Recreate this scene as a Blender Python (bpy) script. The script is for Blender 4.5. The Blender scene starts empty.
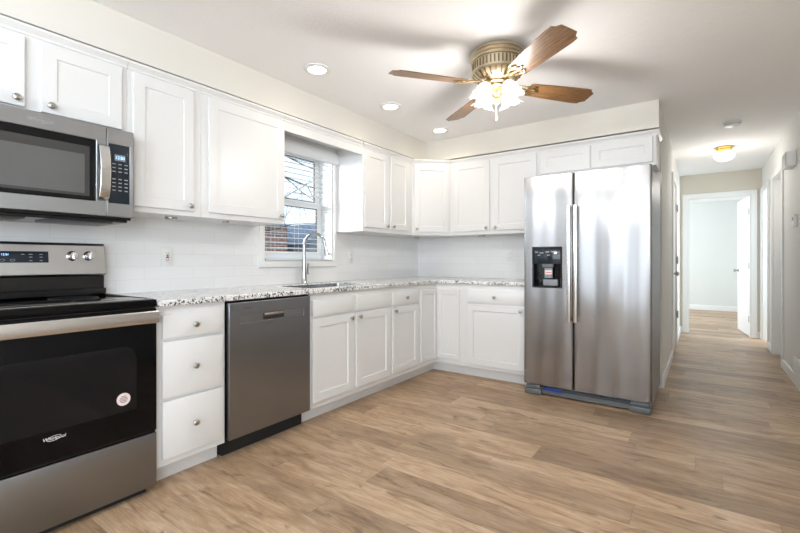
import bpy, bmesh, math, random
from mathutils import Vector, Matrix
R = math.radians
random.seed(7)
scn = bpy.context.scene
COL = scn.collection

# ------------------------------------------------------------------ camera
cd = bpy.data.cameras.new('camera'); cam = bpy.data.objects.new('camera', cd); COL.objects.link(cam)
cam.location = (2.773, 0.0, 1.100)
cam.rotation_euler = (R(90), 0, R(35.2467))
cd.sensor_fit = 'HORIZONTAL'; cd.sensor_width = 36.0
cd.lens = 427.93 / 800 * 36.0
cd.shift_y = -(266.5 - 260.11) / 800
cd.clip_start = 0.02
scn.camera = cam
vs = scn.view_settings
scn.display_settings.display_device = 'sRGB'
vs.view_transform = 'Standard'; vs.look = 'None'; vs.gamma = 1.0; vs.use_curve_mapping = False
vs.exposure = 0.82
scn.cycles.use_denoising = True
scn.cycles.max_bounces = 10; scn.cycles.diffuse_bounces = 6; scn.cycles.glossy_bounces = 4
scn.cycles.transmission_bounces = 8; scn.cycles.transparent_max_bounces = 12
scn.cycles.sample_clamp_indirect = 6.0
scn.cycles.caustics_refractive = False; scn.cycles.caustics_reflective = False

# ------------------------------------------------------------------ world
w = bpy.data.worlds.new('sky'); scn.world = w; w.use_nodes = True
bg = w.node_tree.nodes['Background']; bg.inputs[0].default_value = (0.72, 0.87, 1.0, 1); bg.inputs[1].default_value = 0.95

def area(name, loc, rot, sx, sy, power, color=(1, 1, 1), spread=None):
    l = bpy.data.lights.new(name, 'AREA'); l.shape = 'RECTANGLE'; l.size = sx; l.size_y = sy
    l.energy = power; l.color = color
    if spread: l.spread = R(spread)
    o = bpy.data.objects.new(name, l); COL.objects.link(o); o.location = loc; o.rotation_euler = rot
    return o
# daylight at openings; patio, side and narrow ones are unseen, added for light
area('added_patio_daylight', (2.15, -3.14, 1.15), (R(90), 0, R(180)), 2.2, 1.95, 34, (0.80, 0.90, 1.0)).rotation_euler = (R(90), 0, 0)
area('added_side_daylight', (4.29, -1.7, 1.45), (R(90), 0, R(90)), 1.9, 1.3, 62, (0.80, 0.90, 1.0))
area('added_narrow_daylight', (-0.22, -2.15, 1.35), (R(90), 0, R(-90)), 0.66, 1.5, 15, (0.80, 0.91, 1.0))
area('daylight_bedroom', (-0.64, 9.7, 1.4), (R(90), 0, R(-90)), 1.7, 1.3, 98, (0.80, 0.90, 1.0))
area('daylight_bathroom', (5.34, 7.5, 1.5), (R(90), 0, R(90)), 0.9, 0.9, 46, (0.80, 0.91, 1.0))

area('sink_jamb_fill', (-1.15, 1.75, 2.0), (R(78), 0, R(-65)), 0.8, 1.2, 34, (0.85, 0.93, 1.0))  # extra lamp added outside the window to brighten its jamb
# ------------------------------------------------------------------ node helpers
class NT:
    def __init__(s, name):
        s.m = bpy.data.materials.new(name); s.m.use_nodes = True
        s.t = s.m.node_tree; s.b = s.t.nodes['Principled BSDF']; s.out = s.t.nodes['Material Output']
        s._pos = None
    def n(s, typ, **kw):
        nd = s.t.nodes.new(typ)
        for k, v in kw.items(): setattr(nd, k, v)
        return nd
    def l(s, a, b): s.t.links.new(a, b)
    def put(s, sock, v):
        if isinstance(v, (int, float, tuple)): sock.default_value = v
        else: s.l(v, sock)
    def math(s, op, a, b=0.0, c=0.0):
        nd = s.n('ShaderNodeMath', operation=op)
        for i, v in enumerate((a, b, c)):
            if i < len(nd.inputs): s.put(nd.inputs[i], v)
        return nd.outputs[0]
    def pos(s):
        if s._pos is None:
            g = s.n('ShaderNodeTexCoord'); s._pos = g.outputs['Object']
        return s._pos
    def world(s): return s.n('ShaderNodeNewGeometry').outputs['Position']
    def xyz(s, v):
        nd = s.n('ShaderNodeSeparateXYZ'); s.l(v, nd.inputs[0]); return nd.outputs
    def comb(s, x, y, z):
        nd = s.n('ShaderNodeCombineXYZ')
        for i, v in enumerate((x, y, z)): s.put(nd.inputs[i], v)
        return nd.outputs[0]
    def vmul(s, v, k):
        nd = s.n('ShaderNodeVectorMath', operation='MULTIPLY'); s.l(v, nd.inputs[0]); nd.inputs[1].default_value = k
        return nd.outputs[0]
    def noise(s, v, scale, detail=3, rough=0.55, dist=0.0):
        nd = s.n('ShaderNodeTexNoise'); s.l(v, nd.inputs['Vector'])
        nd.inputs['Scale'].default_value = scale; nd.inputs['Detail'].default_value = detail
        nd.inputs['Roughness'].default_value = rough; nd.inputs['Distortion'].default_value = dist
        return nd.outputs['Fac']
    def white(s, v):
        nd = s.n('ShaderNodeTexWhiteNoise', noise_dimensions='3D'); s.l(v, nd.inputs['Vector']); return nd.outputs
    def ramp(s, f, stops, interp='LINEAR'):
        nd = s.n('ShaderNodeValToRGB'); nd.color_ramp.interpolation = interp
        e = nd.color_ramp.elements
        while len(e) < len(stops): e.new(0.5)
        for i, (p, c) in enumerate(stops):
            e[i].position = p; e[i].color = (*c, 1) if len(c) == 3 else c
        s.l(f, nd.inputs[0]); return nd.outputs[0]
    def mix(s, f, a, b, blend='MIX'):
        nd = s.n('ShaderNodeMix', data_type='RGBA', blend_type=blend)
        s.put(nd.inputs[0], f); s.put(nd.inputs[6], a); s.put(nd.inputs[7], b); return nd.outputs[2]
    def bump(s, h, strength=0.2, dist=0.01):
        nd = s.n('ShaderNodeBump'); s.l(h, nd.inputs['Height'])
        nd.inputs['Strength'].default_value = strength; nd.inputs['Distance'].default_value = dist
        s.l(nd.outputs[0], s.b.inputs['Normal']); return nd
    def set(s, color=None, rough=None, metal=None, **kw):
        if color is not None: s.put(s.b.inputs['Base Color'], (*color, 1) if isinstance(color, tuple) and len(color) == 3 else color)
        if rough is not None: s.put(s.b.inputs['Roughness'], rough)
        if metal is not None: s.put(s.b.inputs['Metallic'], metal)
        for k, v in kw.items(): s.put(s.b.inputs[k.replace('_', ' ')], v)
        return s

def simple(name, color, rough=0.5, metal=0.0, var=0.03, bump=0.0, bscale=200, **kw):
    t = NT(name)
    f = t.noise(t.pos(), 3.0, 3)
    a = tuple(c * (1 - var) for c in color); b = tuple(min(1, c * (1 + var)) for c in color)
    t.set(t.mix(f, (*a, 1), (*b, 1)), rough, metal, **kw)
    if bump: t.bump(t.noise(t.pos(), bscale, 2), bump, 0.002)
    return t.m

def steel(name, color, rough, aniso=0.75, streak=0.04, wave=0.0):
    t = NT(name)
    p = t.pos(); st = t.noise(t.vmul(p, (1.5, 1.5, 260)), 3.0, 4)
    a = tuple(c * (1 - streak) for c in color); b = tuple(min(1, c * (1 + streak)) for c in color)
    t.set(t.mix(st, (*a, 1), (*b, 1)), rough, 1.0, Anisotropic=aniso)
    tg = t.n('ShaderNodeTangent', direction_type='UV_MAP'); t.l(tg.outputs[0], t.b.inputs['Tangent'])
    if wave:
        h = t.noise(t.vmul(p, (5, 5, 0.5)), 1.0, 1)
        t.bump(h, 1.0, wave)
    return t.m

def emis(name, color, strength):
    t = NT(name); t.set((0.8, 0.8, 0.8), 0.5)
    t.put(t.b.inputs['Emission Color'], (*color, 1)); t.put(t.b.inputs['Emission Strength'], strength)
    return t.m

M = {}
M['cabinet'] = simple('white_cabinet_paint', (0.74, 0.74, 0.735), 0.33, var=0.01)
M['trim'] = simple('white_trim_paint', (0.80, 0.80, 0.79), 0.35, var=0.01)
M['wall'] = simple('greige_wall_paint', (0.72, 0.695, 0.64), 0.7, var=0.015, bump=0.05)
M['wall_hall_lit'] = simple('greige_paint_lit', (0.76, 0.755, 0.735), 0.7, var=0.015, bump=0.05)  # wall greige made lighter; stands in for brighter light on the hall sides
M['wall_end_shaded'] = simple('greige_paint_shaded', (0.66, 0.61, 0.52), 0.7, var=0.015, bump=0.05)  # wall greige made darker and tan; shade of the hall end in the colour
M['wall_bed'] = simple('pale_grey_wall_paint', (0.66, 0.68, 0.66), 0.7, var=0.01)
t = NT('white_ceiling_paint'); t.set((0.92, 0.92, 0.92), 0.8)
t.bump(t.math('ADD', t.noise(t.pos(), 14, 4), t.noise(t.pos(), 60, 2)), 0.25, 0.006); M['ceiling'] = t.m
M['plastic_white'] = simple('white_plastic', (0.78, 0.78, 0.76), 0.35, var=0.01)
M['plastic_dark'] = simple('dark_slot', (0.02, 0.02, 0.02), 0.5)
M['plastic_grey'] = simple('grey_plastic', (0.22, 0.24, 0.26), 0.45)
M['fixture_grey'] = simple('taupe_plastic', (0.50, 0.48, 0.42), 0.5)
M['black'] = simple('black_enamel', (0.006, 0.006, 0.007), 0.16, var=0.1)
M['black_glass'] = simple('black_glass', (0.002, 0.002, 0.003), 0.04, var=0.1, Specular_IOR_Level=0.2)
M['black_glass_soft'] = simple('black_window_glass', (0.007, 0.007, 0.008), 0.05, var=0.1, Specular_IOR_Level=0.22)
M['mesh_glass'] = simple('dark_grey_screened_glass', (0.11, 0.11, 0.11), 0.15, var=0.15)
M['mesh_glass_edge'] = simple('charcoal_screened_glass', (0.05, 0.05, 0.05), 0.15, var=0.1)
M['rubber'] = simple('black_rubber', (0.012, 0.012, 0.012), 0.7)
M['red'] = simple('red_button', (0.6, 0.05, 0.06), 0.5)
M['blue'] = simple('blue_tape', (0.012, 0.04, 0.26), 0.5)
M['sticker'] = simple('pale_pink_sticker', (0.80, 0.66, 0.64), 0.5)
M['ink'] = simple('grey_ink', (0.10, 0.10, 0.11), 0.6)
M['print_white'] = simple('white_print', (0.75, 0.76, 0.78), 0.4)
M['print_grey'] = simple('grey_print', (0.35, 0.37, 0.40), 0.4)
M['grey_logo'] = simple('etched_logo', (0.42, 0.42, 0.43), 0.4)
M['display'] = emis('blue_display_light', (0.10, 0.35, 1.0), 2.2)
M['display_panel'] = simple('display_panel_glass', (0.012, 0.02, 0.03), 0.1)
M['steel'] = steel('brushed_stainless', (0.46, 0.455, 0.45), 0.30)
M['steel_fridge'] = steel('brushed_stainless_fridge', (0.31, 0.302, 0.30), 0.27, 0.9, wave=0.04)
M['steel_mid'] = steel('brushed_stainless_mid', (0.325, 0.33, 0.335), 0.32)
M['steel_dark'] = steel('brushed_stainless_dark', (0.28, 0.288, 0.305), 0.32)
M['steel_light'] = steel('polished_stainless', (0.70, 0.70, 0.70), 0.24, 0.3)
M['nickel'] = simple('brushed_nickel', (0.46, 0.44, 0.41), 0.28, 1.0)
M['chrome'] = simple('satin_chrome', (0.50, 0.50, 0.50), 0.2, 1.0)
M['hinge'] = simple('dull_nickel_hinge', (0.30, 0.29, 0.27), 0.4, 1.0)
M['fridge_side'] = simple('grey_painted_steel', (0.24, 0.25, 0.27), 0.42, 0.3)
M['grille'] = simple('grey_kick_grille', (0.115, 0.125, 0.135), 0.45)
M['brass'] = simple('antique_brass', (0.56, 0.43, 0.25), 0.28, 1.0, var=0.12)
M['brass_pale'] = simple('weathered_brass', (0.60, 0.52, 0.38), 0.33, 0.95, var=0.12)
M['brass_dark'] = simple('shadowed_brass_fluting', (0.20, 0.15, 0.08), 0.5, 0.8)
M['brass_gold'] = simple('polished_gold_brass', (0.80, 0.56, 0.16), 0.22, 1.0)
M['lamp_disc'] = emis('lit_led_disc', (1.0, 0.86, 0.66), 9.0)
M['bulb'] = emis('lit_bulb', (1.0, 0.84, 0.62), 4.0)
M['blind'] = simple('white_blind_vinyl', (0.82, 0.83, 0.84), 0.4, var=0.01)
t = NT('translucent_white_vinyl'); t.set((0.84, 0.85, 0.86), 0.4)
tr_ = t.n('ShaderNodeBsdfTranslucent'); tr_.inputs[0].default_value = (0.84, 0.87, 0.90, 1); mx = t.n('ShaderNodeMixShader'); mx.inputs[0].default_value = 0.45
t.l(t.b.outputs[0], mx.inputs[1]); t.l(tr_.outputs[0], mx.inputs[2]); t.l(mx.outputs[0], t.out.inputs[0]); M['slat'] = t.m
M['cord'] = simple('white_cord', (0.75, 0.76, 0.78), 0.7)
M['sash_dark'] = simple('dark_sash_gasket', (0.10, 0.07, 0.05), 0.5)
M['bark'] = simple('grey_brown_bark', (0.10, 0.085, 0.075), 0.9, var=0.3, bump=0.5, bscale=40)
M['grass'] = simple('winter_lawn', (0.16, 0.15, 0.09), 0.9, var=0.4, bump=0.6, bscale=30)
M['shingle'] = simple('blue_grey_shingles', (0.15, 0.19, 0.26), 0.85, var=0.3, bump=0.5, bscale=25)
M['siding'] = simple('grey_siding', (0.30, 0.32, 0.36), 0.7)
M['wood_door'] = simple('brown_wood_door', (0.30, 0.15, 0.09), 0.45, var=0.3)

# frosted lit glass
def frosted(name, tint, e):
    t = NT(name); t.set(tint, 0.35)
    tr = t.n('ShaderNodeBsdfTranslucent'); tr.inputs[0].default_value = (*tint, 1)
    mx = t.n('ShaderNodeMixShader'); mx.inputs[0].default_value = 0.65
    t.put(t.b.inputs['Emission Color'], (1.0, 0.90, 0.76, 1)); t.put(t.b.inputs['Emission Strength'], e)
    t.l(t.b.outputs[0], mx.inputs[1]); t.l(tr.outputs[0], mx.inputs[2]); t.l(mx.outputs[0], t.out.inputs[0])
    return t.m
M['shade'] = frosted('frosted_tulip_glass', (0.90, 0.88, 0.86), 0.22)
M['globe'] = frosted('lit_opal_globe', (0.95, 0.93, 0.88), 1.1)

t = NT('clear_window_glass'); t.set((1, 1, 1), 0.0, Transmission_Weight=1.0, IOR=1.45)
tp = t.n('ShaderNodeBsdfTransparent'); gl = t.n('ShaderNodeBsdfGlossy'); gl.inputs['Roughness'].default_value = 0.02
mx = t.n('ShaderNodeMixShader'); fr = t.n('ShaderNodeLayerWeight'); ff = t.math('ADD', 0.04, t.math('POWER', fr.outputs['Facing'], 5.0))
t.l(ff, mx.inputs[0]); t.l(tp.outputs[0], mx.inputs[1]); t.l(gl.outputs[0], mx.inputs[2]); t.l(mx.outputs[0], t.out.inputs[0])
M['glass'] = t.m

# vinyl plank floor, boards run along X
t = NT('oak_vinyl_planks'); p = t.xyz(t.world()); PW, PL = 0.182, 1.22
yr = t.math('DIVIDE', p[1], PW); row = t.math('FLOOR', yr); fy = t.math('FRACT', yr)
sh = t.white(t.comb(row, 3.7, 1.3))[0]
xr = t.math('ADD', t.math('DIVIDE', p[0], PL), t.math('MULTIPLY', sh, 7.0)); colm = t.math('FLOOR', xr); fx = t.math('FRACT', xr)
idv = t.comb(row, colm, 5.0); rnd = t.white(idv)
rv = rnd[0]; rc = t.xyz(rnd[1])
gx = t.math('ADD', t.math('MULTIPLY', p[0], 2.0), t.math('MULTIPLY', rc[0], 40.0))
gy = t.math('ADD', t.math('MULTIPLY', p[1], 11.0), t.math('MULTIPLY', rc[1], 40.0))
gv = t.comb(gx, gy, t.math('MULTIPLY', rv, 20.0))
g1 = t.noise(gv, 1.7, 6, 0.65, 0.9)
g2 = t.noise(t.comb(t.math('MULTIPLY', gx, 2.0), t.math('MULTIPLY', gy, 7.0), rv), 2.0, 5, 0.7)
g3 = t.noise(t.comb(t.math('MULTIPLY', gx, 1.2), t.math('MULTIPLY', gy, 0.35), rv), 1.3, 3, 0.5, 0.8)
base = t.ramp(g1, [(0.28, (0.20, 0.122, 0.070)), (0.42, (0.38, 0.252, 0.152)), (0.54, (0.465, 0.328, 0.212)), (0.72, (0.56, 0.425, 0.30))])
tone = t.ramp(rv, [(0.0, (0.66, 0.63, 0.60)), (0.3, (0.90, 0.88, 0.85)), (0.65, (1.08, 1.07, 1.04)), (1.0, (1.28, 1.29, 1.30))])
c = t.mix(1.0, base, tone, 'MULTIPLY')
c = t.mix(t.ramp(g2, [(0.42, (0, 0, 0)), (0.66, (0.6, 0.6, 0.6))]), c, t.mix(1.0, c, (0.62, 0.58, 0.55, 1), 'MULTIPLY'))
c = t.mix(t.ramp(g3, [(0.56, (0, 0, 0)), (0.74, (0.55, 0.55, 0.55))]), c, (0.25, 0.165, 0.11, 1))
kn = t.noise(t.comb(t.math('MULTIPLY', gx, 1.1), t.math('MULTIPLY', gy, 0.55), t.math('ADD', rv, 9.0)), 2.4, 3, 0.6, 1.0)
c = t.mix(t.ramp(kn, [(0.61, (0, 0, 0)), (0.72, (0.75, 0.75, 0.75))]), c, (0.15, 0.095, 0.06, 1))
sp = t.noise(t.comb(t.math('MULTIPLY', p[0], 60.0), t.math('MULTIPLY', p[1], 240.0), 0.0), 1.0, 2)
c = t.mix(t.math('MULTIPLY', sp, 0.30), c, t.mix(1.0, c, (0.55, 0.52, 0.50, 1), 'MULTIPLY'))
ey = t.math('MULTIPLY', t.math('MINIMUM', fy, t.math('SUBTRACT', 1.0, fy)), PW)
ex = t.math('MULTIPLY', t.math('MINIMUM', fx, t.math('SUBTRACT', 1.0, fx)), PL)
seam = t.math('LESS_THAN', t.math('MINIMUM', ex, ey), 0.0011)
c = t.mix(t.math('MULTIPLY', seam, 0.55), c, (0.09, 0.055, 0.035, 1))
t.set(c, t.math('ADD', 0.33, t.math('MULTIPLY', g2, 0.16)))
t.bump(t.math('SUBTRACT', t.math('MULTIPLY', g2, 0.35), seam), 0.22, 0.0015)
M['floor'] = t.m

# glossy subway tile
def tile(name, axis):
    t = NT(name); p = t.xyz(t.world())
    b = t.n('ShaderNodeTexBrick'); t.l(t.comb(p[axis], t.math('SUBTRACT', p[2], 0.905), 0.0), b.inputs['Vector'])
    b.offset = 0.5; b.inputs['Scale'].default_value = 1.0
    b.inputs['Brick Width'].default_value = 0.306; b.inputs['Row Height'].default_value = 0.0775
    b.inputs['Mortar Size'].default_value = 0.0014; b.inputs['Mortar Smooth'].default_value = 0.4
    b.inputs['Color1'].default_value = (0.80, 0.80, 0.80, 1); b.inputs['Color2'].default_value = (0.83, 0.83, 0.83, 1)
    b.inputs['Mortar'].default_value = (0.72, 0.72, 0.71, 1)
    t.set(b.outputs['Color'], 0.07)
    h = t.math('SUBTRACT', t.math('MULTIPLY', t.noise(t.world(), 5, 1), 0.25), b.outputs['Fac'])
    t.bump(h, 0.12, 0.0012); return t.m
M['tile_y'] = tile('glossy_white_tile', 1); M['tile_x'] = tile('glossy_white_tile_rear', 0)

# white granite with black and grey flecks
t = NT('speckled_white_granite'); p = t.world()
v = t.n('ShaderNodeTexVoronoi'); t.l(p, v.inputs['Vector']); v.inputs['Scale'].default_value = 130
vr = t.xyz(v.outputs['Color'])
cl = t.noise(p, 11, 4, 0.6)
black = t.math('GREATER_THAN', t.math('ADD', t.math('MULTIPLY', vr[0], 0.55), cl), 0.95)
grey = t.math('GREATER_THAN', t.math('ADD', t.math('MULTIPLY', vr[1], 0.45), t.noise(p, 26, 3)), 0.82)
c = t.mix(t.noise(p, 30, 3), (0.74, 0.73, 0.71, 1), (0.86, 0.86, 0.85, 1))
c = t.mix(t.math('MULTIPLY', grey, 0.55), c, (0.36, 0.34, 0.33, 1))
c = t.mix(t.math('MULTIPLY', black, 0.9), c, (0.035, 0.033, 0.033, 1))
t.set(c, 0.10); M['granite'] = t.m

# walnut blade
def blade_mat(name, a, b):
    t = NT(name); p = t.pos()
    g = t.noise(t.vmul(p, (2.4, 34, 6)), 2.2, 6, 0.7, 1.8)
    t.set(t.ramp(g, [(0.30, a), (0.50, tuple((x + y) / 2 for x, y in zip(a, b))), (0.68, b)]), 0.32)
    return t.m
M['blade'] = blade_mat('medium_oak_blade', (0.045, 0.020, 0.010), (0.36, 0.19, 0.075))

t = NT('red_brown_brick'); p = t.xyz(t.world())
b = t.n('ShaderNodeTexBrick'); t.l(t.comb(p[1], p[2], 0.0), b.inputs['Vector']); b.inputs['Scale'].default_value = 1.0
b.inputs['Brick Width'].default_value = 0.42; b.inputs['Row Height'].default_value = 0.16; b.inputs['Mortar Size'].default_value = 0.018
b.inputs['Color1'].default_value = (0.36, 0.15, 0.10, 1); b.inputs['Color2'].default_value = (0.24, 0.15, 0.12, 1); b.inputs['Mortar'].default_value = (0.52, 0.48, 0.45, 1)
t.set(b.outputs['Color'], 0.85); M['brick'] = t.m

# ------------------------------------------------------------------ mesh builder
class MB:
    def __init__(s): s.bm = bmesh.new()
    def box(s, x0, x1, y0, y1, z0, z1, bev=0.0, seg=2, mat=None):
        r = bmesh.ops.create_cube(s.bm, size=1.0)
        vv = r['verts']
        for v in vv:
            v.co = Vector((x0 + (v.co.x + .5) * (x1 - x0), y0 + (v.co.y + .5) * (y1 - y0), z0 + (v.co.z + .5) * (z1 - z0)))
        if bev:
            es = list({e for v in vv for e in v.link_edges})
            rr = bmesh.ops.bevel(s.bm, geom=es, offset=bev, segments=seg, affect='EDGES', profile=0.5)
            vv = list({v for f in rr['faces'] for v in f.verts} | {v for v in vv if v.is_valid})
        if mat is not None: bmesh.ops.transform(s.bm, matrix=mat, verts=vv)
        return s
    def tube(s, pts, rad, seg=12, closed=False, flat=None):
        pts = [Vector(p) for p in pts]; n = len(pts)
        rad = rad if isinstance(rad, (list, tuple)) else [rad] * n
        rings = []; prev = None
        for i, p in enumerate(pts):
            if closed: d = pts[(i + 1) % n] - pts[i - 1]
            else: d = pts[min(i + 1, n - 1)] - pts[max(i - 1, 0)]
            d.normalize()
            if prev is None:
                a = Vector((0, 0, 1)) if abs(d.z) < 0.9 else Vector((1, 0, 0))
                u = d.cross(a).normalized()
            else: u = (prev - d * prev.dot(d)).normalized()
            prev = u; v = d.cross(u)
            k = flat or 1.0
            rings.append([s.bm.verts.new(p + (u * math.cos(2 * math.pi * j / seg) + v * k * math.sin(2 * math.pi * j / seg)) * rad[i]) for j in range(seg)])
        m = n if closed else n - 1
        for i in range(m):
            A, B = rings[i], rings[(i + 1) % n]
            for j in range(seg): s.bm.faces.new((A[j], A[(j + 1) % seg], B[(j + 1) % seg], B[j]))
        if not closed:
            s.bm.faces.new(list(reversed(rings[0]))); s.bm.faces.new(rings[-1])
        return s
    def lathe(s, prof, seg=32, mat=None, rfun=None, cap=True):
        rings = []; allv = []
        for i, (r, z) in enumerate(prof):
            ring = []
            for j in range(seg):
                a = 2 * math.pi * j / seg; rr, zz = (r, z) if rfun is None else rfun(r, z, a, i)
                v = s.bm.verts.new((rr * math.cos(a), rr * math.sin(a), zz)); ring.append(v); allv.append(v)
            rings.append(ring)
        for A, B in zip(rings, rings[1:]):
            for j in range(seg): s.bm.faces.new((A[j], A[(j + 1) % seg], B[(j + 1) % seg], B[j]))
        if cap:
            if prof[0][0] > 1e-4: s.bm.faces.new(list(reversed(rings[0])))
            if prof[-1][0] > 1e-4: s.bm.faces.new(rings[-1])
        if mat is not None: bmesh.ops.transform(s.bm, matrix=mat, verts=allv)
        return s
    def prism(s, poly, h0, h1, axis='z'):
        f = {'z': lambda a, b, h: (a, b, h), 'x': lambda a, b, h: (h, a, b), 'y': lambda a, b, h: (a, h, b)}[axis]
        A = [s.bm.verts.new(f(a, b, h0)) for a, b in poly]; B = [s.bm.verts.new(f(a, b, h1)) for a, b in poly]
        n = len(poly)
        s.bm.faces.new(list(reversed(A))); s.bm.faces.new(B)
        for i in range(n): s.bm.faces.new((A[i], A[(i + 1) % n], B[(i + 1) % n], B[i]))
        return s
    def plate(s, us, vs_, holes, f, t):
        """cells of a u,v grid except the holes, thickened from w=0 to w=t; f maps (u,v,w) to xyz"""
        cells = set()
        for i in range(len(us) - 1):
            for j in range(len(vs_) - 1):
                cu, cv = (us[i] + us[i + 1]) / 2, (vs_[j] + vs_[j + 1]) / 2
                if not any(a < cu < b and c_ < cv < d for a, b, c_, d in holes): cells.add((i, j))
        V = {}
        def g(i, j, k):
            if (i, j, k) not in V: V[(i, j, k)] = s.bm.verts.new(f(us[i], vs_[j], t * k))
            return V[(i, j, k)]
        for i, j in cells:
            s.bm.faces.new((g(i, j, 1), g(i + 1, j, 1), g(i + 1, j + 1, 1), g(i, j + 1, 1)))
            s.bm.faces.new((g(i, j, 0), g(i, j + 1, 0), g(i + 1, j + 1, 0), g(i + 1, j, 0)))
            for (di, dj, a, b) in ((-1, 0, (i, j), (i, j + 1)), (1, 0, (i + 1, j + 1), (i + 1, j)), (0, -1, (i + 1, j), (i, j)), (0, 1, (i, j + 1), (i + 1, j + 1))):
                if (i + di, j + dj) not in cells:
                    s.bm.faces.new((g(*a, 0), g(*a, 1), g(*b, 1), g(*b, 0)))
        return s
    def build(s, name, mat, parent=None, bevel=0.0, smooth=True, angle=35):
        bm = s.bm
        bmesh.ops.recalc_face_normals(bm, faces=bm.faces)
        uv = bm.loops.layers.uv.new('UVMap')
        for f in bm.faces:
            n = f.normal; a = max(range(3), key=lambda k: abs(n[k]))
            for lp in f.loops:
                c_ = lp.vert.co
                lp[uv].uv = (c_.x, c_.y) if a == 2 else ((c_.y, c_.z) if a == 0 else (c_.x, c_.z))
        me = bpy.data.meshes.new(name); bm.to_mesh(me); bm.free()
        if smooth:
            me.polygons.foreach_set('use_smooth', [True] * len(me.polygons))
            me.set_sharp_from_angle(angle=R(angle))
        me.materials.append(mat)
        o = bpy.data.objects.new(name, me); COL.objects.link(o)
        if parent is not None: o.parent = parent
        if bevel:
            m = o.modifiers.new('bevel', 'BEVEL'); m.width = bevel; m.segments = 2; m.limit_method = 'ANGLE'; m.angle_limit = R(40)
        return o

def tag(o, label=None, cat=None, group=None, kind=None):
    if label: o['label'] = label
    if cat: o['category'] = cat
    if group: o['group'] = group
    if kind: o['kind'] = kind
    return o
def empty(name, loc=(0, 0, 0), rz=0.0, label=None, cat=None, group=None, kind=None):
    o = bpy.data.objects.new(name, None); o.empty_display_size = 0.1; COL.objects.link(o)
    o.location = loc; o.rotation_euler = (0, 0, rz); return tag(o, label, cat, group, kind)
def struct(o, label=None): o['kind'] = 'structure'; return tag(o, label) if label else o
def text(body, size, name, mat, parent, loc, rot, extrude=0.0004, shear=0.0, align='CENTER', sx=1.0):
    cu = bpy.data.curves.new('lettering', 'FONT'); cu.body = body; cu.size = size; cu.extrude = extrude
    cu.align_x = align; cu.align_y = 'CENTER'; cu.shear = shear
    tmp = bpy.data.objects.new('lettering_source', cu); COL.objects.link(tmp)
    dg = bpy.context.evaluated_depsgraph_get(); me = bpy.data.meshes.new_from_object(tmp.evaluated_get(dg))
    bpy.data.objects.remove(tmp); bpy.data.curves.remove(cu)
    me.name = name; me.materials.clear(); me.materials.append(mat)
    o = bpy.data.objects.new(name, me); COL.objects.link(o); o.location = loc; o.rotation_euler = rot; o.scale = (sx, 1, 1)
    if parent is not None: o.parent = parent
    return o
FRONT = (R(90), 0, 0)          # lettering on a face looking to local -y

# ------------------------------------------------------------------ dimensions
YB, ZC, XW, XR, YE = 4.287, 2.381, 2.490, 3.450, 7.807
WT = 0.12

# ------------------------------------------------------------------ structure
struct(MB().box(-0.8, 6.2, -3.2, 11.7, -0.08, 0).build('floor', M['floor'], smooth=False), 'light brown wood plank floor')
struct(MB().box(-0.8, 6.2, -3.2, 11.7, ZC, ZC + 0.1).build('ceiling', M['ceiling'], smooth=False), 'white lightly textured ceiling')
# left kitchen wall with the sink window and an added, unseen narrow window behind the camera
WY0, WY1, WZ0, WZ1 = 2.092, 2.852, 1.090, 2.075
WL = 0.20
fx_ = lambda u, v, w_: (-w_, u, v)
struct(MB().plate([-3.12, -2.5, -1.8, WY0, WY1, YB + WT], [0, 0.6, WZ0, WZ1, 2.1, ZC], [(WY0, WY1, WZ0, WZ1), (-2.5, -1.8, 0.6, 2.1)], fx_, WL).build('wall_left', M['wall'], smooth=False), 'greige painted wall behind the sink run')
struct(MB().box(0, XW, YB, YB + WT, 0, ZC).build('wall_back', M['wall'], smooth=False), 'greige painted wall behind the refrigerator')
# front wall (behind the camera) with an added patio door opening
struct(MB().plate([-WT, 1.05, 3.25, 4.15 + WT], [0, 0.12, 2.12, ZC], [(1.05, 3.25, 0.12, 2.12)], lambda u, v, w_: (u, -3.0 - w_, v), WT).build('wall_front', M['wall'], smooth=False))
struct(MB().plate([-3.0, -2.65, -0.75, YB + 0.1], [0, 0.8, 2.1, ZC], [(-2.65, -0.75, 0.8, 2.1)], lambda u, v, w_: (4.15 + w_, u, v), WT).build('wall_right', M['wall'], smooth=False))
struct(MB().box(XR, 4.15, YB + 0.1, YB + 0.2, 0, ZC).build('wall_dining', M['wall'], smooth=False))
# hall
DLY0, DLY1 = 5.76, 6.58
struct(MB().plate([YB + WT, DLY0, DLY1, YE], [0, 2.04, ZC], [(DLY0, DLY1, 0, 2.04)], lambda u, v, w_: (XW - w_, u, v), 0.10).build('wall_hall_left', M['wall_hall_lit'], smooth=False), 'greige hall wall beside the refrigerator')
AY0, AY1, BY0, BY1 = 5.86, 6.60, 7.02, 7.70
struct(MB().plate([YB + 0.2, AY0, AY1, BY0, BY1, YE], [0, 2.04, ZC], [(AY0, AY1, 0, 2.04), (BY0, BY1, 0, 2.04)], lambda u, v, w_: (XR + w_, u, v), 0.12).build('wall_hall_right', M['wall_hall_lit'], smooth=False), 'hall wall at the right with two doorways')
EX0, EX1, EZ = 2.595, 3.334, 2.030
struct(MB().plate([XW - 0.1, EX0, EX1, XR + 0.12], [0, EZ, ZC], [(EX0, EX1, 0, EZ)], lambda u, v, w_: (u, YE + w_, v), 0.11).build('wall_hall_end', M['wall_end_shaded'], smooth=False), 'greige wall at the end of the hall')
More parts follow.
